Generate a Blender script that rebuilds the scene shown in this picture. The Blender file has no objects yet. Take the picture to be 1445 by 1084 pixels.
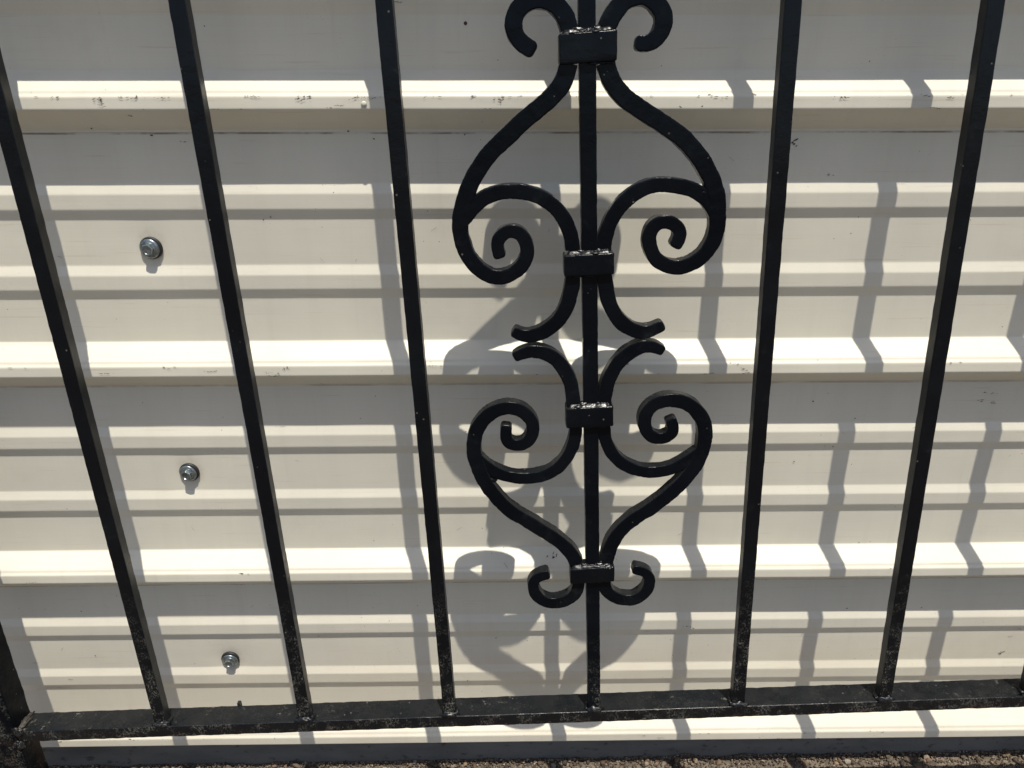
import bpy, bmesh, math, random
from mathutils import Vector, Matrix, noise

random.seed(7)
sc = bpy.context.scene
COL = sc.collection

# ------------------------------------------------------------------ camera
cam_data = bpy.data.cameras.new('camera')
cam = bpy.data.objects.new('camera', cam_data)
COL.objects.link(cam)
cam_data.sensor_fit = 'HORIZONTAL'
cam_data.sensor_width = 36.0
cam_data.lens = 36.0 * 1085.4 / 1445.0
cam_data.clip_start = 0.02
cam_data.clip_end = 500.0
# axes found from the photograph: right, down, forward (X along the wall, Y into it, Z up)
RIGHT = Vector((0.999896560, -0.0143682107, -0.000651715878))
DOWN = Vector((-0.00633043392, -0.398949293, -0.916951137))
FWD = Vector((0.0129149455, 0.916860413, -0.398998982))
cm = Matrix.Identity(4)
for i in range(3):
    cm[i][0] = RIGHT[i]; cm[i][1] = -DOWN[i]; cm[i][2] = -FWD[i]
cm[1][3] = -0.88597
cam.matrix_world = cm
sc.camera = cam

# ------------------------------------------------------------------ sky and sun
SUN_TRAVEL = Vector((-0.34892, 1.0, -3.246)).normalized()   # high sun, a little from the right
to_sun = -SUN_TRAVEL
elev = math.asin(to_sun.z)
azim = math.atan2(to_sun.x, to_sun.y)                         # from +Y towards +X
world = bpy.data.worlds.new('World')
sc.world = world
world.use_nodes = True
wn = world.node_tree
for n in list(wn.nodes): wn.nodes.remove(n)
sky = wn.nodes.new('ShaderNodeTexSky')
sky.sky_type = 'NISHITA'; sky.sun_disc = False
sky.sun_elevation = elev; sky.sun_rotation = azim
sky.air_density = 1.0; sky.dust_density = 2.2; sky.ozone_density = 1.0
bg = wn.nodes.new('ShaderNodeBackground'); bg.inputs['Strength'].default_value = 0.097
wo = wn.nodes.new('ShaderNodeOutputWorld')
wn.links.new(sky.outputs[0], bg.inputs[0]); wn.links.new(bg.outputs[0], wo.inputs[0])
sd = bpy.data.lights.new('sun', 'SUN'); sd.energy = 4.0; sd.angle = math.radians(0.53); sd.color = (1.0, 0.945, 0.835)
sun = bpy.data.objects.new('sun', sd); COL.objects.link(sun)
sun.rotation_euler = SUN_TRAVEL.to_track_quat('-Z', 'Y').to_euler()
sun.location = to_sun * 5

sc.view_settings.view_transform = 'Standard'
sc.view_settings.look = 'None'
sc.view_settings.gamma = 1.0
sc.view_settings.use_curve_mapping = False
sc.view_settings.exposure = 0.39

# ------------------------------------------------------------------ small helpers
def tag(o, label=None, cat=None, kind=None, group=None):
    if label: o['label'] = label
    if cat: o['category'] = cat
    if kind: o['kind'] = kind
    if group: o['group'] = group
    return o

def mesh_obj(name, verts, faces, mat, parent=None, smooth=False, local=None):
    me = bpy.data.meshes.new(name)
    me.from_pydata([tuple(v) for v in verts], [], faces)
    me.update()
    if smooth:
        me.polygons.foreach_set('use_smooth', [True] * len(me.polygons))
    me.materials.append(mat)
    o = bpy.data.objects.new(name, me)
    COL.objects.link(o)
    if parent is not None: o.parent = parent
    return o

def empty(name, loc=(0, 0, 0)):
    o = bpy.data.objects.new(name, None); COL.objects.link(o); o.location = loc
    o.empty_display_size = 0.05
    return o

class Nodes:
    """tiny node-graph writer"""
    def __init__(self, name):
        self.m = bpy.data.materials.new(name); self.m.use_nodes = True
        self.t = self.m.node_tree
        for n in list(self.t.nodes): self.t.nodes.remove(n)
        self.out = self.t.nodes.new('ShaderNodeOutputMaterial')
        self.b = self.t.nodes.new('ShaderNodeBsdfPrincipled')
        self.t.links.new(self.b.outputs[0], self.out.inputs[0])
        self.tc = self.t.nodes.new('ShaderNodeTexCoord')
        self.co = self.tc.outputs['Object']
    def put(self, sock, v):
        if hasattr(v, 'is_output') or isinstance(v, bpy.types.NodeSocket): self.t.links.new(v, sock)
        else: sock.default_value = v
    def scale(self, v, src=None):
        n = self.t.nodes.new('ShaderNodeMapping'); n.inputs['Scale'].default_value = v
        self.t.links.new(src or self.co, n.inputs[0]); return n.outputs[0]
    def noise(self, scale, detail=4, rough=.55, vec=None, dist=0.0):
        n = self.t.nodes.new('ShaderNodeTexNoise'); n.inputs['Scale'].default_value = scale
        n.inputs['Detail'].default_value = detail; n.inputs['Roughness'].default_value = rough
        n.inputs['Distortion'].default_value = dist
        self.t.links.new(vec or self.co, n.inputs['Vector']); return n.outputs[0]
    def voro(self, scale, vec=None, out=0, rnd=1.0):
        n = self.t.nodes.new('ShaderNodeTexVoronoi'); n.inputs['Scale'].default_value = scale
        n.inputs['Randomness'].default_value = rnd
        self.t.links.new(vec or self.co, n.inputs['Vector']); return n.outputs[out]
    def ramp(self, v, a, b, ca=0.0, cb=1.0):
        n = self.t.nodes.new('ShaderNodeMapRange'); n.interpolation_type = 'SMOOTHSTEP'
        self.t.links.new(v, n.inputs[0]); n.inputs[1].default_value = a; n.inputs[2].default_value = b
        n.inputs[3].default_value = ca; n.inputs[4].default_value = cb; return n.outputs[0]
    def math(self, op, a, b=0.0):
        n = self.t.nodes.new('ShaderNodeMath'); n.operation = op
        self.put(n.inputs[0], a); self.put(n.inputs[1], b); return n.outputs[0]
    def mul(self, a, b): return self.math('MULTIPLY', a, b)
    def add(self, a, b): return self.math('ADD', a, b)
    def mix(self, f, a, b):
        n = self.t.nodes.new('ShaderNodeMix'); n.data_type = 'RGBA'
        self.put(n.inputs[0], f); self.put(n.inputs[6], a); self.put(n.inputs[7], b); return n.outputs[2]
    def xyz(self, src=None):
        n = self.t.nodes.new('ShaderNodeSeparateXYZ'); self.t.links.new(src or self.co, n.inputs[0]); return n.outputs
    def normal(self):
        n = self.t.nodes.new('ShaderNodeNewGeometry'); return self.xyz(n.outputs['True Normal'])
    def bump(self, h, strength=.3, dist=.001, nrm=None):
        n = self.t.nodes.new('ShaderNodeBump'); n.inputs['Strength'].default_value = strength
        n.inputs['Distance'].default_value = dist; self.t.links.new(h, n.inputs['Height'])
        if nrm is not None: self.t.links.new(nrm, n.inputs['Normal'])
        return n.outputs[0]
    def finish(self, col, rough, metal=0.0, normal=None, spec=None, coat=None):
        self.put(self.b.inputs['Base Color'], col); self.put(self.b.inputs['Roughness'], rough)
        self.put(self.b.inputs['Metallic'], metal)
        if normal is not None: self.t.links.new(normal, self.b.inputs['Normal'])
        if spec is not None: self.put(self.b.inputs['Specular IOR Level'], spec)
        if coat is not None: self.put(self.b.inputs['Coat Weight'], coat)
        return self.m

# ------------------------------------------------------------------ materials
def mat_siding():
    k = Nodes('cream_baked_enamel')
    cloud = k.ramp(k.noise(3.2, 5, .6), .3, .7)
    streak = k.ramp(k.noise(1.0, 4, .6, k.scale((34, 34, 2.2))), .42, .72)
    brush = k.noise(1.0, 3, .6, k.scale((5, 60, 520)))
    col = k.mix(cloud, (.655, .626, .528, 1), (.607, .582, .498, 1))
    col = k.mix(k.mul(streak, .22), col, (.545, .520, .450, 1))
    col = k.mix(k.ramp(brush, .35, .75, 0, .10), col, (.50, .455, .375, 1))
    # fly specks and dust
    d = k.voro(95); keep = k.ramp(k.noise(9, 2, .5), .52, .60)
    sp = k.mul(k.ramp(d, .085, .05), k.mul(keep, k.ramp(k.noise(60, 1, .5), .53, .56)))
    d2 = k.voro(230); sp2 = k.mul(k.ramp(d2, .13, .07), k.ramp(k.noise(14, 3, .6), .56, .66))
    col = k.mix(k.mul(sp, .9), col, (.10, .075, .055, 1))
    col = k.mix(k.mul(sp2, .45), col, (.25, .20, .15, 1))
    # tiny hair scratches
    sc1 = k.voro(1.0, k.scale((9, 9, 130)), 0)
    rust = k.mul(k.ramp(k.noise(3.0, 3, .55, k.scale((2.5, 1, 90))), .62, .70), .22)
    col = k.mix(rust, col, (.42, .30, .20, 1))
    zz = k.xyz()[2]
    # splashed soil tint low down, patchy handling marks higher up
    grime = k.mul(k.ramp(zz, -.62, -1.0), k.ramp(k.noise(7, 5, .65), .30, .75, .35, 1.0))
    col = k.mix(k.mul(grime, .40), col, (.50, .435, .340, 1))
    runs = k.ramp(k.noise(1.0, 5, .65, k.scale((55, 10, 3.5))), .55, .78)
    col = k.mix(k.mul(runs, .20), col, (.46, .42, .35, 1))
    smear = k.mul(k.ramp(k.noise(5.5, 6, .7), .56, .72), .16)
    col = k.mix(smear, col, (.44, .40, .33, 1))
    d3 = k.voro(150); sp3 = k.mul(k.ramp(d3, .12, .06), k.mul(k.ramp(zz, -.55, -.95), k.ramp(k.noise(20, 3, .6), .50, .60)))
    col = k.mix(k.mul(sp3, .65), col, (.17, .13, .095, 1))
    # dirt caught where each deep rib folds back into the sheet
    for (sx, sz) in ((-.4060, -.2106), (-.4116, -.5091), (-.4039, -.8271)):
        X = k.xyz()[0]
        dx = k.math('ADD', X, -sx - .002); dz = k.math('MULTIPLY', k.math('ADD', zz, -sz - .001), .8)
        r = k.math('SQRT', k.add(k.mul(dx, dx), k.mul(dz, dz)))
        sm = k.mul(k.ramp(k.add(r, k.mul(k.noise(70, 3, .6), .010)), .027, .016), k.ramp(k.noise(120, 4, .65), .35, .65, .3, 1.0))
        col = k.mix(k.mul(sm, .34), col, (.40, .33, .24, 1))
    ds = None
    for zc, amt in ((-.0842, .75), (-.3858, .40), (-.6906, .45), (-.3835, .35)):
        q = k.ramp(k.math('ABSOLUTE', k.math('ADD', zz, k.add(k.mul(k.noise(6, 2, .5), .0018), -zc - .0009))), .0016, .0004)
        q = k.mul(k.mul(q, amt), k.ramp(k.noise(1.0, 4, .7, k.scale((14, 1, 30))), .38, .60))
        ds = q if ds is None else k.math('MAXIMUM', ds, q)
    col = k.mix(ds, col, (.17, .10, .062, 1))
    rough = k.ramp(k.noise(40, 4, .6), .3, .7, .40, .52)
    b = k.bump(k.noise(650, 2, .5), .10, .0004)
    b = k.bump(k.noise(1.0, 2, .5, k.scale((3, 1, 24))), .35, .0012, b)
    b = k.bump(k.noise(16, 3, .5), .30, .0011, b)
    return k.finish(col, rough, 0, b, .42)

def mat_black(name, worn=1.0, dusty=1.0, lumpy=1.0, spec=.22, r0=.13, r1=.26, low0=-.27, low1=-.50):
    """black enamel on iron: gloss, dust on the upward faces, lichen and dirt specks low down"""
    k = Nodes(name)
    x, y, z = k.xyz()[0:3]
    N = k.normal()
    base = k.mix(k.ramp(k.noise(12, 4, .6), .35, .7), (.0012, .0022, .0042, 1), (.0030, .0046, .0070, 1))
    # rubbed grey patches
    base = k.mix(k.mul(k.ramp(k.noise(26, 6, .68), .56, .74), .5), base, (.014, .017, .019, 1))
    # dust film where the metal faces sideways or up
    side = k.ramp(k.math('ABSOLUTE', N[0]), .35, .85)
    top = k.ramp(N[2], .30, .75)
    film = k.mul(k.ramp(k.noise(30, 5, .65), .30, .65, .45, 1.0), k.math('MAXIMUM', k.mul(side, .75), k.mul(top, .36)))
    base = k.mix(k.mul(film, dusty), base, (.027, .0275, .0265, 1))
    # fine pale specks, more of them low on the gate
    low = k.ramp(z, low0, low1)
    lowrail = k.ramp(z, -.40, -.50)
    patch = k.ramp(k.noise(44, 5, .70), .44, .66)
    thr = k.noise(460, 4, .75, k.scale((1, 1, .7)))
    front = k.ramp(N[1], -.35, -.75)
    spk = k.mul(k.mul(k.ramp(thr, .475, .60), patch), k.mul(low, k.add(k.mul(front, .85), .15)))
    base = k.mix(k.mul(spk, .78 * worn), base, (.205, .202, .172, 1))
    blot = k.mul(k.ramp(k.noise(120, 4, .7), .60, .66), k.mul(lowrail, k.ramp(k.noise(18, 3, .6), .50, .62)))
    base = k.mix(k.mul(blot, .8 * worn), base, (.20, .19, .155, 1))
    # scattered single dots everywhere
    dots = k.mul(k.ramp(k.voro(120), .16, .09), k.ramp(k.noise(55, 1, .5), .60, .64))
    base = k.mix(k.mul(dots, .7), base, (.13, .12, .10, 1))
    # rust along the lowest edge
    rst = k.mul(k.ramp(z, -.512, -.521), k.ramp(k.noise(22, 4, .65), .55, .64))
    base = k.mix(k.mul(rst, .6 * worn), base, (.036, .022, .017, 1))
    rough = k.math('MINIMUM', k.add(k.add(k.ramp(k.noise(35, 5, .65), .3, .75, r0, r1), k.mul(film, .30)), k.mul(spk, .5)), .9)
    h = k.add(k.mul(k.noise(75, 4, .6), 1.0), k.mul(k.noise(420, 3, .6), .18))
    h = k.add(h, k.mul(spk, .35))
    b = k.bump(h, .30 * lumpy, .0016)
    return k.finish(base, rough, 0, b, spec)

def mat_metal():
    k = Nodes('zinc_plated_steel')
    col = k.mix(k.ramp(k.noise(160, 4, .6), .35, .7), (.19, .225, .24, 1), (.33, .37, .385, 1))
    return k.finish(col, k.ramp(k.noise(220, 3, .6), .3, .7, .26, .42), .9, k.bump(k.noise(500, 2, .5), .2, .0003))

def plain(name, c, rough=.6, metal=0., n=60, var=.25, bump=.3, bd=.0006):
    k = Nodes(name)
    c2 = tuple(v * (1 - var) for v in c)
    col = k.mix(k.ramp(k.noise(n, 4, .6), .3, .7), (*c, 1), (*c2, 1))
    return k.finish(col, rough, metal, k.bump(k.noise(n * 3, 3, .6), bump, bd))

def mat_base():
    k = Nodes('dark_grey_painted_skirt')
    col = k.mix(k.ramp(k.noise(14, 5, .6, k.scale((.5, 1, 2))), .35, .7), (.142, .138, .130, 1), (.100, .098, .093, 1))
    pit = k.mul(k.ramp(k.noise(70, 5, .7, k.scale((.6, 1, 1))), .57, .68), .75)
    col = k.mix(pit, col, (.018, .018, .018, 1))
    col = k.mix(k.mul(k.ramp(k.noise(9, 4, .6, k.scale((.3, 1, 6))), .5, .7), .35), col, (.13, .135, .14, 1))
    return k.finish(col, .55, 0, k.bump(k.noise(110, 4, .65), .4, .001), .4)

def mat_ground():
    k = Nodes('gravelly_soil')
    v = k.voro(110, None, 1)
    n = k.t.nodes.new('ShaderNodeSeparateColor'); k.t.links.new(v, n.inputs[0])
    col = k.mix(n.outputs[0], (.048, .036, .026, 1), (.185, .150, .112, 1))
    col = k.mix(k.ramp(k.noise(2.5, 5, .6), .4, .7, 0, .6), col, (.122, .102, .077, 1))
    h = k.add(k.mul(k.voro(110), -1.0), k.noise(30, 4, .6))
    return k.finish(col, .9, 0, k.bump(h, .8, .004))

def mat_gravel():
    k = Nodes('mixed_gravel')
    a = k.t.nodes.new('ShaderNodeAttribute'); a.attribute_name = 'stone'
    col = k.mix(k.ramp(k.noise(260, 3, .6), .3, .7, 0, .5), a.outputs['Color'], (.10, .075, .055, 1))
    return k.finish(col, .85, 0, k.bump(k.noise(500, 3, .6), .4, .0006))

M_SIDING = mat_siding()
M_BLACK = mat_black('black_enamel_iron')
M_COLLAR = mat_black('black_enamel_collar', .5, .35, .9, .16, .08, .18)
M_SCROLL = mat_black('black_enamel_scroll', .9, 1.1, 1.0, .12, .12, .24, -.30, -.52)
M_BAR = mat_black('black_enamel_centre_bar', .8, .6, 1.2, .12, .12, .24, -.36, -.52)
M_RAIL = mat_black('black_enamel_rail', .55, .9, 1.3, .34, .14, .30)
M_POST = mat_black('black_enamel_post', .6, .05, 1.6, .07, .20, .40)
M_WELD = mat_black('glossy_welded_paint', .8, .25, .6, .42, .22, .36)
M_BEAD = plain('dusty_weld_bead', (.060, .054, .046), .5, n=120, var=.7, bump=.8, bd=.001)
M_METAL = mat_metal()
M_RUBBER = plain('black_rubber', (.012, .013, .016), .55)
M_CHIP = plain('chipped_dark_scuff', (.075, .058, .045), .8, n=300, var=.6)
M_RUST = plain('rusty_nail', (.09, .035, .02), .8, n=500)
M_BASE = mat_base()
M_GROUND = mat_ground()
M_GRAVEL = mat_gravel()

# ------------------------------------------------------------------ the corrugated wall
PER = .3048          # one rib to the next
H0 = .0806
PROFILE = [(0, 0), (.0570, 0), (.0685, .0041), (.0852, .0040), (.0977, 0),
           (.1507, 0), (.1622, .0041), (.1789, .0040), (.1914, 0),
           (.2456, 0), (.2632, .0200), (.2668, .0217), (.2688, .0238), (.2702, .0242), (.2822, .0247), (.3048, 0)]
SCREWS = [(-.4060, -.2106), (-.4116, -.5091), (-.4039, -.8271)]

def dense_profile(u0, u1):
    """profile points between u0 and u1 with tight supports at every bend"""
    out = set()
    k0 = math.floor(u0 / PER) - 1
    k1 = math.ceil(u1 / PER) + 1
    us = []
    for k in range(k0, k1):
        for (u, d) in PROFILE[:-1]: us.append((u + k * PER, d))
    us.append((k1 * PER, 0.0))
    bends = [u for u, d in us]
    for u in bends:
        for s in (-.0022, -.0008, .0, .0008, .0022): out.add(round(u + s, 5))
    u = u0
    while u < u1: out.add(round(u, 5)); u += .007
    pts = sorted(v for v in out if u0 <= v <= u1)
    res = []
    for v in pts:
        if res and v - res[-1][0] < .0005: continue
        # rounded bends: average the profile over a 1.6 mm window
        acc = 0
        for s in (-.0008, -.0004, 0, .0004, .0008):
            w = v + s
            for a, b in zip(us, us[1:]):
                if a[0] <= w <= b[0]:
                    acc += a[1] + (b[1] - a[1]) * (w - a[0]) / (b[0] - a[0]); break
        res.append((v, acc / 5))
    return res

def xs_line(x0, x1):
    xs = []; x = x0
    while x < x1:
        xs.append(x); x += .004 if abs(x + .408) < .05 else .022
    xs.append(x1); return xs

def panel(parent, u0, u1, off):
    prof = dense_profile(u0, u1); xs = xs_line(-1.7, 1.7)
    V = []; n = len(xs)
    for (u, d) in prof:
        z = -(H0 + u)
        grow = max(0, min(1, (u + .02) / PER))
        for x in xs:
            dd = d
            if d > .002: dd = d * (1 + .055 * grow * max(-.2, min(1, (x + .1) / .8)) * (1 if d > .006 else .3))
            y = -dd - off
            y += .0005 * noise.noise(Vector((x * 3.1, u * 6.0, off * 900))) + .00022 * noise.noise(Vector((x * 17, u * 9, 3)))
            for (sx, sz) in SCREWS:
                r2 = (x - sx) ** 2 + (z - sz) ** 2
                if r2 < .006: y += (.0020 if sz < -.7 else .0011) * math.exp(-r2 / (2 * .017 ** 2))
            V.append((x, y, z + .0004 * noise.noise(Vector((x * 2.2, u * 3, 9)))))
    F = []
    for i in range(len(prof) - 1):
        for j in range(n - 1):
            a = i * n + j; F.append((a, a + n, a + n + 1, a + 1))
    return mesh_obj('panel', V, F, M_SIDING, parent, True)

wall = empty('metal_wall', (0, 0, -1.042))
tag(wall, 'cream corrugated metal wall with horizontal ribs behind the black gate', 'wall')
def under_wall(o):
    o.parent = wall; o.matrix_parent_inverse = Matrix.Translation((0, 0, 1.042)); return o
p1 = under_wall(panel(wall, -3 * PER, .0035, .0013)); p1['label'] = 'upper cream metal sheet lapping over the one below'
p2 = under_wall(panel(wall, -PER + .2500, 3 * PER, 0.0)); p2['label'] = 'lower cream metal sheet with three deep ribs'

# dark skirt under the lowest rib
def box_verts(x0, x1, y0, y1, z0, z1):
    return [(x0, y0, z0), (x1, y0, z0), (x1, y1, z0), (x0, y1, z0), (x0, y0, z1), (x1, y0, z1), (x1, y1, z1), (x0, y1, z1)]
BOXF = [(0, 3, 2, 1), (4, 5, 6, 7), (0, 1, 5, 4), (1, 2, 6, 5), (2, 3, 7, 6), (3, 0, 4, 7)]
sk = mesh_obj('skirt_board', box_verts(-1.7, 1.7, .0025, .04, -1.15, -.960), BOXF, M_BASE)
under_wall(sk); sk['label'] = 'dark grey board below the lowest rib'

def disc_rings(rings, n=28, cx=0, cz=0, tilt=(0, 0), close_front=True, hexa=False):
    """rings: (radius, y) from the wall outwards"""
    V = []; F = []
    for (r, y) in rings:
        for i in range(n):
            a = 2 * math.pi * i / n
            rr = r
            dx, dz = rr * math.cos(a), rr * math.sin(a)
            V.append((cx + dx, -(y + dx * tilt[0] + dz * tilt[1]), cz + dz))
    for k in range(len(rings) - 1):
        for i in range(n):
            j = (i + 1) % n
            F.append((k * n + i, k * n + j, (k + 1) * n + j, (k + 1) * n + i))
    if close_front: F.append(tuple((len(rings) - 1) * n + i for i in range(n)))
    return V, F

def screw(x, z, tilt, rot, shift):
    V, F = disc_rings([(.0125, -.001), (.0131, .0004), (.0129, .0022), (.0120, .0029)], 32, x, z)
    s = mesh_obj('screw', V, F, M_RUBBER, None, True); under_wall(s)
    wx, wz = x + shift[0], z + shift[1]
    V, F = disc_rings([(.0114, .0022), (.0117, .0028), (.0112, .0040), (.0085, .0047), (.0070, .0050)], 32, wx, wz, tilt)
    w = mesh_obj('washer', V, F, M_METAL, s, True)
    # hexagonal head with a dished top
    V = []; F = []; n = 24
    def ring(r, y, hexy):
        for i in range(n):
            a = 2 * math.pi * i / n + rot
            b = ((a - rot) % (math.pi / 3)) - math.pi / 6
            rr = r * ((math.cos(math.pi / 6) / math.cos(b)) * hexy + (1 - hexy))
            dx, dz = rr * math.cos(a), rr * math.sin(a)
            V.append((wx + dx, -(y + dx * tilt[0] + dz * tilt[1]), wz + dz))
    for (r, y, hx) in ((.0082, .0046, 0), (.0078, .0056, 0), (.0070, .0062, 1), (.0069, .0098, 1), (.0062, .0106, .6), (.0050, .0107, 0), (.0044, .0098, 0), (.0015, .0096, 0)):
        ring(r, y, hx)
    for k in range(7):
        for i in range(n):
            j = (i + 1) % n
            F.append((k * n + i, k * n + j, (k + 1) * n + j, (k + 1) * n + i))
    F.append(tuple(7 * n + i for i in range(n)))
    mesh_obj('hex_head', V, F, M_METAL, s, False)
    return s
screw(-.4050, -.2105, (.06, .03), .2, (-.0012, -.0006))
screw(-.4108, -.5083, (.10, .05), .5, (-.0013, -.0006))
screw(-.4036, -.8250, (.02, .12), .1, (.0002, -.0012))

# domed rivet on the lap rib, rusty nail head higher up
V, F = disc_rings([(.0030, 0), (.0029, .0008), (.0020, .0014), (.0008, .0017)], 16, -.1432, -.0524)
rv = mesh_obj('rivet', [(a, b - .0262, c) for a, b, c in V], F, M_SIDING, None, True); under_wall(rv)
V, F = disc_rings([(.0019, 0), (.0016, .0009), (.0007, .0012)], 14, -.0357, .0249)
nl = mesh_obj('nail_head', [(a, b - .0012, c) for a, b, c in V], F, M_RUST, None, True); under_wall(nl)

# paint chips and scuffs: thin ragged flakes lying on the sheet (x, y, z in mm, length in mm, weight)
SCUFFS = [(-421.3, -24.0, -47.5, 8, 1), (-462.7, -23.9, -45.3, 6, 0.5), (-382.1, -24.1, -46.8, 4, 0.6), (-416.5, -24.3, -53.0, 5, 0.8), (-350.4, -24.0, -46.2, 14, 0.3), (-204.8, -23.8, -45.0, 9, 0.8), (-211.0, -24.1, -47.8, 8, 0.7), (-148.6, -24.0, -46.5, 14, 0.6), (-130.8, -24.0, -46.5, 8, 0.5), (-391.8, -16.9, -64.9, 4, 0.6), (-381.7, 0.1, -86.0, 3, 0.8), (-476.7, -24.2, -357.7, 12, 0.5), (-352.3, -24.2, -355.7, 12, 0.5), (-276.9, -24.3, -358.1, 10, 0.7), (-261.0, -24.1, -353.6, 5, 1.2), (-274.7, -24.4, -361.7, 10, 0.7), (-105.5, -3.7, 44.6, 10, 0.5), (-2.9, -24.1, -48.8, 5, 1), (1.6, -23.9, -46.0, 4, 0.5), (251.8, -24.4, -361.5, 7, 0.7), (294.6, -24.2, -356.3, 5, 0.8), (297.0, -24.5, -361.8, 5, 0.7), (325.8, 0.0, -96.5, 3, 1.3), (324.0, 0.0, -95.0, 2, 1.0), (371.8, 0.1, -130.4, 5, 0.5), (362.9, -24.1, -47.2, 5, 1.0), (476.2, -24.1, -47.3, 5, 0.6), (741.5, 0.0, -829.7, 4, 1.6), (746.1, 0.0, -827.0, 4, 1), (69.2, -10.9, -640.8, 3.5, 1.3), (269.5, -4.0, -770.3, 4, 1), (276.0, -4.0, -773.0, 3, 0.6), (750.6, 0.0, -798.7, 4, 0.5), (-443.5, -2.5, -78.3, 2, 1), (-166.3, 0.0, -82.0, 2, 1), (-139.0, 0.0, -90.2, 2, 0.8), (-39.2, 0.1, -86.0, 2, 0.6), (-271.6, 0.1, -178.5, 1.5, 1), (-262.8, -1.0, -175.1, 2, 0.8), (620.1, 0.0, -401.6, 7, 0.5), (628.1, 0.0, -415.6, 4, 0.7), (611.8, 0.0, -412.5, 4, 0.6), (396.5, 0.1, -411.9, 2, 1), (454.6, 0.1, -436.5, 2, 0.8), (384.8, 0.1, -499.5, 2, 1), (-642.6, -24.4, -665.0, 8, 0.4), (-691.5, 0.1, -828.5, 6, 0.5), (-640.9, -4.0, -856.8, 6, 0.5), (237.1, -24.2, -966.4, 8, 0.5), (209.6, -24.0, -961.7, 7, 0.4), (423.1, -24.4, -970.8, 6, 0.4), (483.5, -24.5, -971.7, 5, 0.6), (463.1, -24.4, -57.2, 6, 0.5), (-170.0, -24.3, -54.1, 6, 0.5), (-179.1, -24.4, -56.2, 4, 0.5), (761.2, -1.6, -782.7, 5, 0.6), (190.7, -24.4, -56.1, 3, 0.5), (213.2, -24.4, -55.4, 3, 0.4), (-347.4, 0.0, -92.8, 5, 0.4), (-11.2, 0.0, -791.1, 2, 0.8), (-268.8, -1.9, -782.0, 2, 0.6), (-54.4, -4.0, -868.2, 2, 1), (431.9, -2.1, -476.5, 2, 0.8), (494.7, 0.0, -628.5, 2, 0.6), (497.8, 0.0, -743.0, 2, 0.7), (606.4, 0.0, -743.1, 2, 0.8), (-602.1, 0.0, -734.2, 2, 0.8), (-599.7, 0.0, -816.3, 2, 0.8)]
def prof_depth(u):
    u = u % PER
    for a, b in zip(PROFILE, PROFILE[1:]):
        if a[0] <= u <= b[0]: return a[1] + (b[1] - a[1]) * (u - a[0]) / (b[0] - a[0])
    return 0
def surf(x, z):
    u = -z - H0
    off = .0013 if u < .003 else 0
    d = prof_depth(u)
    if d > .002:
        grow = max(0, min(1, (u + .02) / PER))
        d *= 1 + .055 * grow * max(-.2, min(1, (x + .1) / .8)) * (1 if d > .006 else .3)
    return -d - off - .0009
CV = []; CF = []
rng = random.Random(5)
def flake(x, z, L, W, ang):
    n = rng.randint(6, 9); b = len(CV)
    CV.append((x, surf(x, z), z))
    for i in range(n):
        a = 2 * math.pi * i / n
        r = rng.uniform(.45, 1.0)
        dx = L * .5 * r * math.cos(a); dz = W * .5 * r * math.sin(a)
        X = x + dx * math.cos(ang) - dz * math.sin(ang); Z = z + dx * math.sin(ang) + dz * math.cos(ang)
        CV.append((X, surf(X, Z), Z))
    for i in range(n): CF.append((b, b + 1 + i, b + 1 + (i + 1) % n))
for (x, y, z, L, w) in SCUFFS:
    x /= 1000; z /= 1000; L = L / 1000 * 1.3
    on_rib = y < -20
    if L < .005:
        flake(x, z, L * 1.1, .0017 * w + .0008, rng.uniform(-.9, .9))
        if w > 1.2:
            for q in range(4): flake(x + rng.gauss(0, .003), z + rng.gauss(0, .0026), rng.uniform(.003, .006), .0014, rng.uniform(.3, 1.1))
    else:
        for q in range(int(3 + L * 500)):
            xx = x + rng.uniform(-.5, .5) * L * 1.3
            flake(xx, z + rng.gauss(0, .0011 * w), rng.uniform(.0015, .0052), rng.uniform(.0004, .0011) * (w + .3), rng.gauss(0, .35))
# chipped enamel along the front edges of the deep ribs
for k, dens in ((-1, 38), (0, 18), (1, 6), (2, 10)):
    z = -(H0 + k * PER + .2690)
    for q in range(dens):
        cx = rng.uniform(-.95, .95)
        for s in range(rng.randint(1, 4)):
            flake(cx + rng.gauss(0, .006), z + rng.gauss(-.0003, .0008), rng.uniform(.0012, .0095) * rng.random() ** .4, rng.uniform(.0004, .0010), rng.gauss(0, .22))
    for q in range(dens // 4):
        flake(rng.uniform(-.9, .9), z - .0125, rng.uniform(.002, .006), rng.uniform(.0003, .0008), 0)
for q in range(46):      # long hair-thin scratches
    flake(rng.uniform(-.8, .8), rng.uniform(-.9, -.1), rng.uniform(.004, .014), .0004, rng.uniform(-1.2, 1.2))
ch = mesh_obj('paint_chips', CV, CF, M_CHIP); under_wall(ch); ch['kind'] = 'stuff'

# ------------------------------------------------------------------ unseen ledge, added above the view to cast the crisp shade line
lz = -.033 + 3.246 * (.066 - .0105)
LV = []; LF = []
def addbox(V, F, bv):
    n = len(V); V += bv; F += [tuple(i + n for i in f) for f in BOXF]
addbox(LV, LF, box_verts(-1.7, 1.7, -.066, -.0645, lz, lz + .0200))
addbox(LV, LF, box_verts(-1.7, 1.7, -.066, .004, lz + .0203, lz + .0218))
addbox(LV, LF, box_verts(-1.7, 1.7, -.0030, -.0018, lz + .0220, lz + .060))
lg = mesh_obj('shade_ledge', LV, LF, M_SIDING); under_wall(lg)

# ------------------------------------------------------------------ ground and gravel
g = mesh_obj('ground', [(-60, -80, -1.4050), (60, -80, -.6850), (60, .0022, -.6850), (-60, .0022, -1.4050)], [(0, 1, 2, 3)], M_GROUND)
g['kind'] = 'structure'

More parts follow.
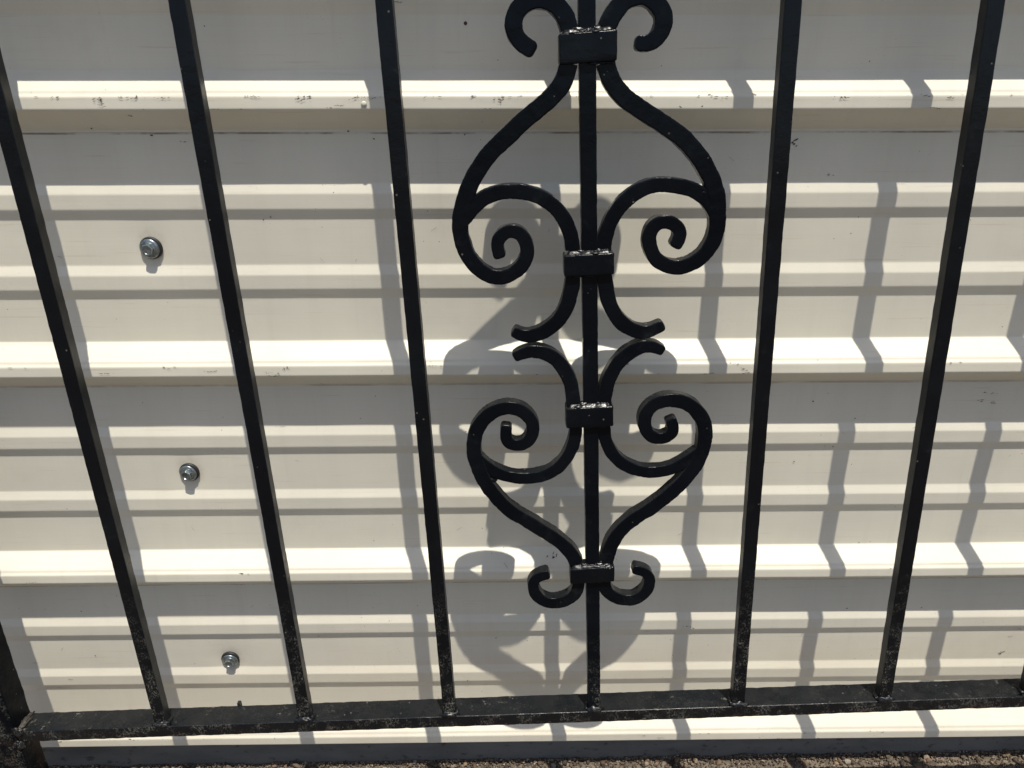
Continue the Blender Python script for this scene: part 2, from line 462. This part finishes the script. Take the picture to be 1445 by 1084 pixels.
def gravel():
    rg = random.Random(11)
    V = []; F = []; C = []
    bm = bmesh.new(); bmesh.ops.create_icosphere(bm, subdivisions=1, radius=1.0)
    iv = [v.co.copy() for v in bm.verts]; iff = [tuple(v.index for v in f.verts) for f in bm.faces]; bm.free()
    pal = [(.40, .31, .21), (.22, .155, .105), (.12, .085, .06), (.50, .43, .34), (.30, .22, .15), (.05, .04, .035), (.60, .57, .52), (.36, .26, .20), (.17, .12, .085)]
    for i in range(17000):
        x = rg.uniform(-1.1, 1.1); t = rg.random(); y = .001 - .13 * t ** 2.2
        r = rg.uniform(.0007, .0020) if rg.random() < .95 else rg.uniform(.003, .0060)
        z = -1.0445 + .006 * x + r * .35 + max(0, .0040 + .0060 * noise.noise(Vector((x * 19, 0, 1)))) * math.exp(y / .012)
        if y > -.004: r = min(r, .0022)
        rot = Matrix.Rotation(rg.uniform(0, 6.28), 3, Vector((rg.uniform(-1, 1), rg.uniform(-1, 1), rg.uniform(-1, 1) + .01)).normalized())
        s = Vector((rg.uniform(.7, 1.35), rg.uniform(.6, 1.1), rg.uniform(.5, .95)))
        c = rg.choice(pal); c = (c[0], c[1] * .92, c[2] * .82); f = rg.uniform(.14, .64)
        n = len(V)
        for v in iv:
            q = rot @ Vector((v.x * s.x, v.y * s.y, v.z * s.z)) * r * rg.uniform(.85, 1.15)
            V.append((x + q.x, min(y + q.y, .0018), z + q.z)); C.append((c[0] * f, c[1] * f, c[2] * f, 1))
        F += [tuple(a + n for a in ff) for ff in iff]
    o = mesh_obj('gravel', V, F, M_GRAVEL)
    at = o.data.color_attributes.new('stone', 'FLOAT_COLOR', 'POINT')
    at.data.foreach_set('color', [c for q in C for c in q])
    o['kind'] = 'stuff'; o['label'] = 'brown and tan gravel along the foot of the wall'; o['category'] = 'gravel'
gravel()

# ------------------------------------------------------------------ the wrought iron gate
gx = Vector((0.99904848, -0.0107955, 0.04225633)); gz = Vector((-0.04166682, 0.04998308, 0.99788054)); gy = Vector((0.01288472, 0.99869172, -0.04948571))
G = Matrix.Identity(4)
for i in range(3):
    G[i][0] = gx[i]; G[i][1] = gy[i]; G[i][2] = gz[i]
O = Vector((0.09739708, -0.09876055, -0.3))
for i in range(3): G[i][3] = O[i]
gate = empty('iron_gate')
gate.matrix_world = G
tag(gate, 'black wrought iron gate with scrolled centre bar leaning in front of the corrugated wall', 'gate')

def smooth_path(P, step=.0022, passes=6):
    """Catmull-Rom through the points, even steps, light smoothing"""
    P = [Vector((a, b)) for a, b in P]
    Q = [P[0] * 2 - P[1]] + P + [P[-1] * 2 - P[-2]]
    out = []
    for i in range(1, len(Q) - 2):
        a, b, c, d = Q[i - 1:i + 3]
        n = max(2, int((c - b).length / .0008))
        for j in range(n):
            t = j / n
            out.append(.5 * ((2 * b) + (c - a) * t + (2 * a - 5 * b + 4 * c - d) * t * t + (3 * b - a - 3 * c + d) * t ** 3))
    out.append(Q[-2])
    # resample
    res = [out[0]]; acc = 0
    for a, b in zip(out, out[1:]):
        L = (b - a).length
        acc += L
        if acc >= step: res.append(b); acc = 0
    if (res[-1] - out[-1]).length > step * .4: res.append(out[-1])
    for _ in range(passes * 3):
        res = [res[0]] + [(a + b * 2 + c) / 4 for a, b, c in zip(res, res[1:], res[2:])] + [res[-1]]
    return res

def bar(name, path, wfun, y0, y1, rad=.0012, seed=0, rough=.00025, mat=None, parent=None, tip0=False, tip1=False):
    """a square bar swept along a path in the gate's plane; path in (x, z), width from wfun(0..1)"""
    n = len(path); V = []; F = []
    cs = []
    K = 3; SUP = .0011
    sect = []
    for (sx, sy) in ((1, -1), (1, 1), (-1, 1), (-1, -1)):
        for q in range(K):
            a = {(1, -1): -90, (1, 1): 0, (-1, 1): 90, (-1, -1): 180}[(sx, sy)] + 90 * q / (K - 1)
            ca, sa = math.cos(math.radians(a)), math.sin(math.radians(a))
            # a support vertex on the flat just before and after each rounded corner keeps the faces flat
            tx, ty = -sa, ca
            if q == 0: sect.append((sx, sy, ca, sa, -tx * SUP, -ty * SUP))
            sect.append((sx, sy, ca, sa, 0, 0))
            if q == K - 1: sect.append((sx, sy, ca, sa, tx * SUP, ty * SUP))
    ym, yh = (y0 + y1) / 2, (y1 - y0) / 2
    rings = []
    for i, p in enumerate(path):
        a = path[max(0, i - 1)]; b = path[min(n - 1, i + 1)]
        t = (b - a).normalized(); nr = Vector((t.y, -t.x))
        s = i / (n - 1); w = wfun(s) / 2
        rings.append((p, t, nr, w, 1.0))
    def extra(ring, tdir, rad_):
        p, t, nr, w, _ = ring; res = []
        for f, adv in ((.92, .45), (.72, .85), (.40, 1.05)):
            res.append((p + t * tdir * rad_ * adv, t, nr, w * f, f))
        return res
    if tip1: rings = rings + extra(rings[-1], 1, rings[-1][3] * .55)
    if tip0: rings = list(reversed(extra(rings[0], -1, rings[0][3] * .55))) + rings
    m = len(sect)
    for (p, t, nr, w, f) in rings:
        rr = min(rad, w * .8)
        hy = yh * (1 if f > .9 else (.93 if f > .6 else .75))
        for (sx, sy, ca, sa, ex, ey) in sect:
            ox = sx * (w - rr) + rr * ca + ex * min(1, (w - rr) / .0025); oy = sy * (hy - rr) + rr * sa + ey
            nx = noise.noise(Vector((p.x * 90 + sx * 3 + seed, p.y * 90, sy * 2.0 + seed * .3)))
            n2 = noise.noise(Vector((p.x * 330 + sx, p.y * 330, sy + seed)))
            ox += sx * (nx * rough * 1.9 + n2 * rough * 1.1)
            yy = ym + oy + sy * (nx * rough + n2 * rough * .5)
            V.append((p.x + nr.x * ox, yy, p.y + nr.y * ox))
    for i in range(len(rings) - 1):
        for j in range(m):
            k = (j + 1) % m
            F.append((i * m + j, (i + 1) * m + j, (i + 1) * m + k, i * m + k))
    F.append(tuple(range(m))); F.append(tuple(reversed(range((len(rings) - 1) * m, len(rings) * m))))
    o = mesh_obj(name, V, F, mat or M_BLACK, parent or gate, True)
    return o

def fix(o):
    bm = bmesh.new(); bm.from_mesh(o.data); bmesh.ops.recalc_face_normals(bm, faces=bm.faces)
    bm.to_mesh(o.data); bm.free()
    o.data.polygons.foreach_set('use_smooth', [True] * len(o.data.polygons))
    try: o.data.set_sharp_from_angle(angle=math.radians(52))
    except Exception: pass
    return o

def straight(x0, z0, x1, z1, step=.006):
    n = max(2, int(math.hypot(x1 - x0, z1 - z0) / step))
    return [Vector((x0 + (x1 - x0) * i / n, z0 + (z1 - z0) * i / n)) for i in range(n + 1)]

def blob(name, parent, centre, size, seed, mat=None, sub=3, amp=.35, freq=1.6):
    """a lumpy bead of weld under thick paint"""
    bm = bmesh.new(); bmesh.ops.create_icosphere(bm, subdivisions=sub, radius=1.0)
    for v in bm.verts:
        d = v.co.normalized()
        k = 1 + amp * noise.noise(d * freq + Vector((seed * 3.7, 1, 2))) + amp * .5 * noise.noise(d * freq * 3 + Vector((seed, 5, 2)))
        v.co = Vector((centre[0] + d.x * size[0] * k, centre[1] + d.y * size[1] * k, centre[2] + d.z * size[2] * k))
    me = bpy.data.meshes.new(name); bm.to_mesh(me); bm.free()
    me.polygons.foreach_set('use_smooth', [True] * len(me.polygons)); me.materials.append(mat or M_WELD)
    o = bpy.data.objects.new(name, me); COL.objects.link(o); o.parent = parent
    return o

RAIL_TOP, RAIL_BOT = -.5055, -.5231
DEP = .0144
# bottom rail, end posts and the rail over the top
fix(bar('bottom_rail', straight(-.772, (RAIL_TOP + RAIL_BOT) / 2, .772, (RAIL_TOP + RAIL_BOT) / 2), lambda s: RAIL_TOP - RAIL_BOT, -.003, .0311, .0010, 3, .0003, M_RAIL))
fix(bar('top_rail', straight(-.772, .815, .772, .815, .02), lambda s: .018, -.003, .0311, .0010, 4, .0002))
fix(bar('end_post', straight(-.7935, -.70, -.7885, .83, .008), lambda s: .040, -.0045, .0325, .0018, 5, .0004, M_POST))
fix(bar('end_post', straight(.7925, -.70, .7925, .83, .02), lambda s: .040, -.0045, .0325, .0018, 6, .0003, M_POST))

# seven upright bars
PICK = [(-.5787, -.5782), (-.3860, -.3845), (-.1920, -.1912), (-.0010, .0012), (.1928, .1920), (.3838, .3852), (.5764, .5762)]
for i, (xt, xb) in enumerate(PICK):
    k = (xb - xt) / .85
    pk = fix(bar('upright_bar', straight(xb, RAIL_TOP - .003, xt - k * .47, .808), lambda s: .0164, 0, DEP, .0009, 10 + i, .00018, M_BAR if i == 3 else None))
    # weld where it stands on the rail
    blob('weld', pk, (xb, -.0004, RAIL_TOP + .0012), (.0118, .0038, .0046), i + 1, amp=.6, freq=2.6)
    sgn = 1 if i < 3 else -1
    blob('weld', pk, (xb + sgn * .0092, .006, RAIL_TOP + .0008), (.0030, .0075, .0032), i + 21, amp=.5, freq=2.2)

ps = [o for o in gate.children if o.name.startswith('end_post')][0]
# diagonal weld bead in the corner of post and rail
blob('weld', ps, (-.7690, .0135, RAIL_TOP + .0008), (.0046, .0172, .0040), 71, M_BEAD, sub=4, amp=.35, freq=2.6)
blob('weld', ps, (-.7695, -.0025, RAIL_TOP - .0002), (.0034, .0030, .0030), 72, M_WELD, amp=.4)
blob('weld', ps, (-.7700, -.0035, RAIL_TOP - .001), (.0065, .0030, .0070), 77, amp=.5)
blob('weld', ps, (-.7715, -.0040, RAIL_BOT - .004), (.0050, .0030, .0080), 78, M_BLACK, amp=.5)
# little black tab behind the rail
tb = mesh_obj('tab', box_verts(-.4848, -.4806, .0290, .0345, RAIL_TOP - .004, RAIL_TOP + .0052), BOXF, M_RUBBER, gate)

# scrollwork, traced in the plane of the gate (millimetres)
SCROLLS = {
 'top_curl_left':[(-18,319),(-19,326),(-24,336),(-32,343),(-42,347),(-51,347),(-61,344),(-68,337),(-72,328),(-71,318),(-66,310),(-55,303)],
 'top_curl_right':[(17,318),(21,327),(27,335),(35,343),(47,346),(59,344),(67,336),(72,329),(73,320),(70,311),(64,305),(56,302),(49,304)],
 'upper_heart_left':[(-19,289),(-20,283),(-24,273),(-30,265),(-39,257),(-51,248),(-64,239),(-78,227),(-89,218),(-99,210),(-115,190),(-125,172),(-133,150),(-135,134),(-133,120),(-128,105),(-120,94),(-109,85),(-95,81),(-83,85),(-72,92),(-65,105),(-65,115),(-69,125),(-76,131),(-83,132),(-91,129),(-97,122),(-98,113),(-95,106)],
 'upper_heart_right':[(17,288),(18,280),(25,266),(36,255),(48,246),(70,232),(85,222),(100,209),(114,192),(125,173),(131,155),(132,138),(132,120),(126,104),(115,92),(103,86),(90,84),(77,88),(67,97),(62,109),(61,119),(64,129),(72,134),(82,134),(90,130),(95,124),(96,117),(90,109)],
 'upper_arch_left':[(-132,141),(-125,149),(-118,158),(-108,166),(-94,170),(-79,171),(-63,169),(-48,163),(-36,154),(-27,142),(-21,129),(-18,117),(-18,107)],
 'upper_arch_right':[(130,136),(125,148),(115,160),(101,166),(85,170),(68,171),(54,168),(41,160),(29,148),(21,135),(16,120),(15,106)],
 'mid_c_up_left':[(-18,84),(-18,77),(-20,64),(-25,48),(-33,33),(-45,23),(-57,17),(-70,15),(-78,17),(-82,21)],
 'mid_c_up_right':[(15,82),(16,75),(18,58),(24,40),(34,26),(46,17),(58,14),(69,17),(77,21)],
 'mid_c_down_left':[(-19,-71),(-20,-62),(-21,-47),(-26,-30),(-34,-17),(-44,-7),(-57,-2),(-68,-1),(-77,-4),(-82,-7)],
 'mid_c_down_right':[(15,-73),(15,-63),(17,-48),(23,-31),(32,-17),(44,-7),(56,-1),(68,-1),(78,-7)],
 'lower_arch_left':[(-17,-91),(-18,-105),(-21,-119),(-29,-135),(-41,-148),(-57,-156),(-76,-158),(-94,-156),(-110,-150),(-122,-140),(-131,-129)],
 'lower_arch_right':[(15,-93),(15,-107),(19,-121),(29,-138),(44,-149),(61,-156),(82,-156),(100,-151),(114,-141),(124,-132)],
 'lower_heart_left':[(-97,-92),(-99,-105),(-95,-113),(-85,-116),(-74,-113),(-67,-102),(-65,-91),(-70,-80),(-79,-71),(-92,-67),(-105,-69),(-118,-76),(-128,-88),(-134,-103),(-136,-120),(-133,-138),(-126,-159),(-114,-180),(-98,-200),(-78,-215),(-57,-231),(-38,-247),(-25,-263),(-19,-278)],
 'lower_heart_right':[(91,-92),(96,-103),(89,-112),(78,-115),(68,-111),(61,-100),(60,-88),(65,-75),(76,-68),(90,-66),(105,-69),(120,-81),(129,-96),(131,-115),(128,-133),(120,-152),(106,-172),(88,-190),(70,-205),(49,-219),(34,-234),(23,-253),(17,-278)],
 'bottom_curl_left':[(-17,-300),(-17,-314),(-23,-325),(-34,-332),(-49,-335),(-62,-331),(-72,-319),(-74,-304),(-70,-295),(-56,-292)],
 'bottom_curl_right':[(15,-302),(15,-315),(22,-325),(33,-332),(47,-335),(61,-330),(70,-317),(72,-304),(68,-295),(59,-290),(52,-290)],
}
def mm(L): return [(a / 1000, b / 1000) for a, b in L]
def taper(w0, w1, start, w2=None):
    def f(s):
        if s < start: return w0
        return w0 + (w1 - w0) * ((s - start) / (1 - start)) ** 1.3
    return f
seed = 40
for key, kind, wf, t0, t1, dd in (
    ('top_curl_left', 'curl', taper(.0172, .0158, .5), 0, 1, 0), ('top_curl_right', 'curl', taper(.0172, .0145, .6), 0, 1, .0002),
    ('upper_heart_left', 'heart_scroll', lambda s: .0178 - .0042 * max(0, (s - .38) / .62) ** .9, 0, 1, 0), ('upper_heart_right', 'heart_scroll', lambda s: .0178 - .0042 * max(0, (s - .38) / .62) ** .9, 0, 1, .0002),
    ('upper_arch_left', 'arch', lambda s: .0154 - .003 * (1 - min(1, s * 6)), 0, 0, .0004), ('upper_arch_right', 'arch', lambda s: .0154 - .003 * (1 - min(1, s * 6)), 0, 0, .0006),
    ('mid_c_up_left', 'short_scroll', taper(.0160, .0118, .70), 0, 1, 0), ('mid_c_up_right', 'short_scroll', taper(.0160, .0122, .70), 0, 1, .0002),
    ('mid_c_down_left', 'short_scroll', taper(.0158, .0116, .70), 0, 1, 0), ('mid_c_down_right', 'short_scroll', taper(.0158, .0116, .70), 0, 1, .0002),
    ('lower_arch_left', 'arch', lambda s: .0145 - .003 * max(0, (s - .85) / .15), 0, 0, .0004), ('lower_arch_right', 'arch', lambda s: .0145 - .003 * max(0, (s - .85) / .15), 0, 0, .0006),
    ('lower_heart_left', 'heart_scroll', lambda s: .0128 + .0042 * min(1, s / .4) ** .8, 1, 0, 0), ('lower_heart_right', 'heart_scroll', lambda s: .0128 + .0042 * min(1, s / .4) ** .8, 1, 0, .0002),
    ('bottom_curl_left', 'curl', taper(.0155, .0130, .4), 0, 1, 0), ('bottom_curl_right', 'curl', taper(.0155, .0125, .4), 0, 1, .0002)):
    seed += 1
    P = smooth_path(mm(SCROLLS[key]))
    sc_o = bar(kind, P, wf, .0 + dd, DEP - dd, .0010, seed, .00034, M_SCROLL, None, bool(t0), bool(t1))
    fix(sc_o)
    w_at = {'upper_arch_left': (-.1205, .1610), 'upper_arch_right': (.1165, .1600), 'lower_arch_left': (-.1165, -.1590), 'lower_arch_right': (.1105, -.1535)}.get(key)
    if w_at:
        blob('weld', sc_o, (w_at[0], DEP / 2, w_at[1]), (.0062, DEP * .47, .0052), seed, M_SCROLL, amp=.12, freq=1.5)

# collars that bind the scrolls to the centre bar
def collar(x0, x1, z0, z1, tilt, seed, bulge=0.0):
    bm = bmesh.new(); bmesh.ops.create_cube(bm, size=1.0)
    w, h, d = x1 - x0, z1 - z0, DEP + .0082
    for v in bm.verts: v.co = Vector((v.co.x * w, v.co.y * d, v.co.z * h))
    bmesh.ops.bevel(bm, geom=list(bm.edges), offset=.0022, segments=3, affect='EDGES', profile=.6)
    bmesh.ops.subdivide_edges(bm, edges=[e for e in bm.edges if e.calc_length() > .006], cuts=5, use_grid_fill=True)
    for v in bm.verts:
        c = v.co; q = noise.noise(Vector((c.x * 120 + seed * 5, c.y * 120, c.z * 120)))
        c.z += tilt * c.x / w * 2
        c.y += (q * .0005) * (1 if c.y > 0 else -1); c.x += .0004 * q * (1 if c.x > 0 else -1)
        c.z += .0004 * noise.noise(Vector((c.x * 90, c.y * 90, seed)))
        v.co = Vector(((x0 + x1) / 2, DEP / 2, (z0 + z1) / 2)) + c
    me = bpy.data.meshes.new('collar'); bm.to_mesh(me); bm.free()
    me.polygons.foreach_set('use_smooth', [True] * len(me.polygons)); me.materials.append(M_COLLAR)
    o = bpy.data.objects.new('collar', me); COL.objects.link(o); o.parent = gate
    try: me.set_sharp_from_angle(angle=math.radians(60))
    except Exception: pass
    # welded fillet under thick gloss paint, running across the top of the collar
    FV = []; FF = []; nx_, ny_ = 72, 9
    for i in range(nx_ + 1):
        fx = i / nx_; X = x0 + .0022 + (w - .0044) * fx
        edge = min(1, min(fx, 1 - fx) * 14)
        for j in range(ny_ + 1):
            t = j / ny_
            yy = -.0036 + .0052 * t; zz = -.0009 + (.0012 + .0036 * t ** .9) * edge
            q = noise.noise(Vector((X * 130, t * 1.1, seed * 2.1))) * 1.0 + noise.noise(Vector((X * 330, t * 1.6, seed * 4.0))) * .35
            q *= math.sin(math.pi * min(1, t + .12)) * edge
            FV.append((X, yy - .0008 * q, z1 + tilt * (2 * fx - 1) + zz + .0013 * q))
    for i in range(nx_):
        for j in range(ny_):
            a = i * (ny_ + 1) + j; FF.append((a, a + ny_ + 1, a + ny_ + 2, a + 1))
    fl = mesh_obj('weld', FV, FF, M_WELD, o, True)
    rg = random.Random(seed)
    for q in range(2):
        fx = (q * 3 + 1.5) / 7
        blob('weld', o, (x0 + .004 + (w - .008) * fx, rg.uniform(-.0018, .0012), z1 + tilt * (2 * fx - 1) + rg.uniform(-.0006, .0004)),
             (rg.uniform(.0040, .0075), rg.uniform(.0024, .0042), rg.uniform(.0010, .0022)), seed + q, sub=2, amp=.6, freq=2.4)
    for (bx, sz) in ((-.0088, .0048), (.0088, .0056), (0, .0045)):
        blob('weld', o, (bx, .0006, z1 + .0012), (sz, .0022, .0034 if bx else .0022), seed + 30 + bx * 1000, sub=3, amp=.55, freq=2.2)
    for q in range(3):
        blob('weld', o, (rg.uniform(x0 + .008, x1 - .008), rg.uniform(-.0005, .001), z0 - .0006), (.006, .0026, .0016), seed + 60 + q, M_COLLAR, sub=2, amp=.5)
    return o
collar(-.0285, .0272, .2885, .3160, .0007, 3)
collar(-.0278, .0252, .0808, .1040, .0003, 4)
collar(-.0288, .0248, -.0938, -.0690, .0002, 5)
collar(-.0276, .0268, -.3030, -.2815, .0006, 6)
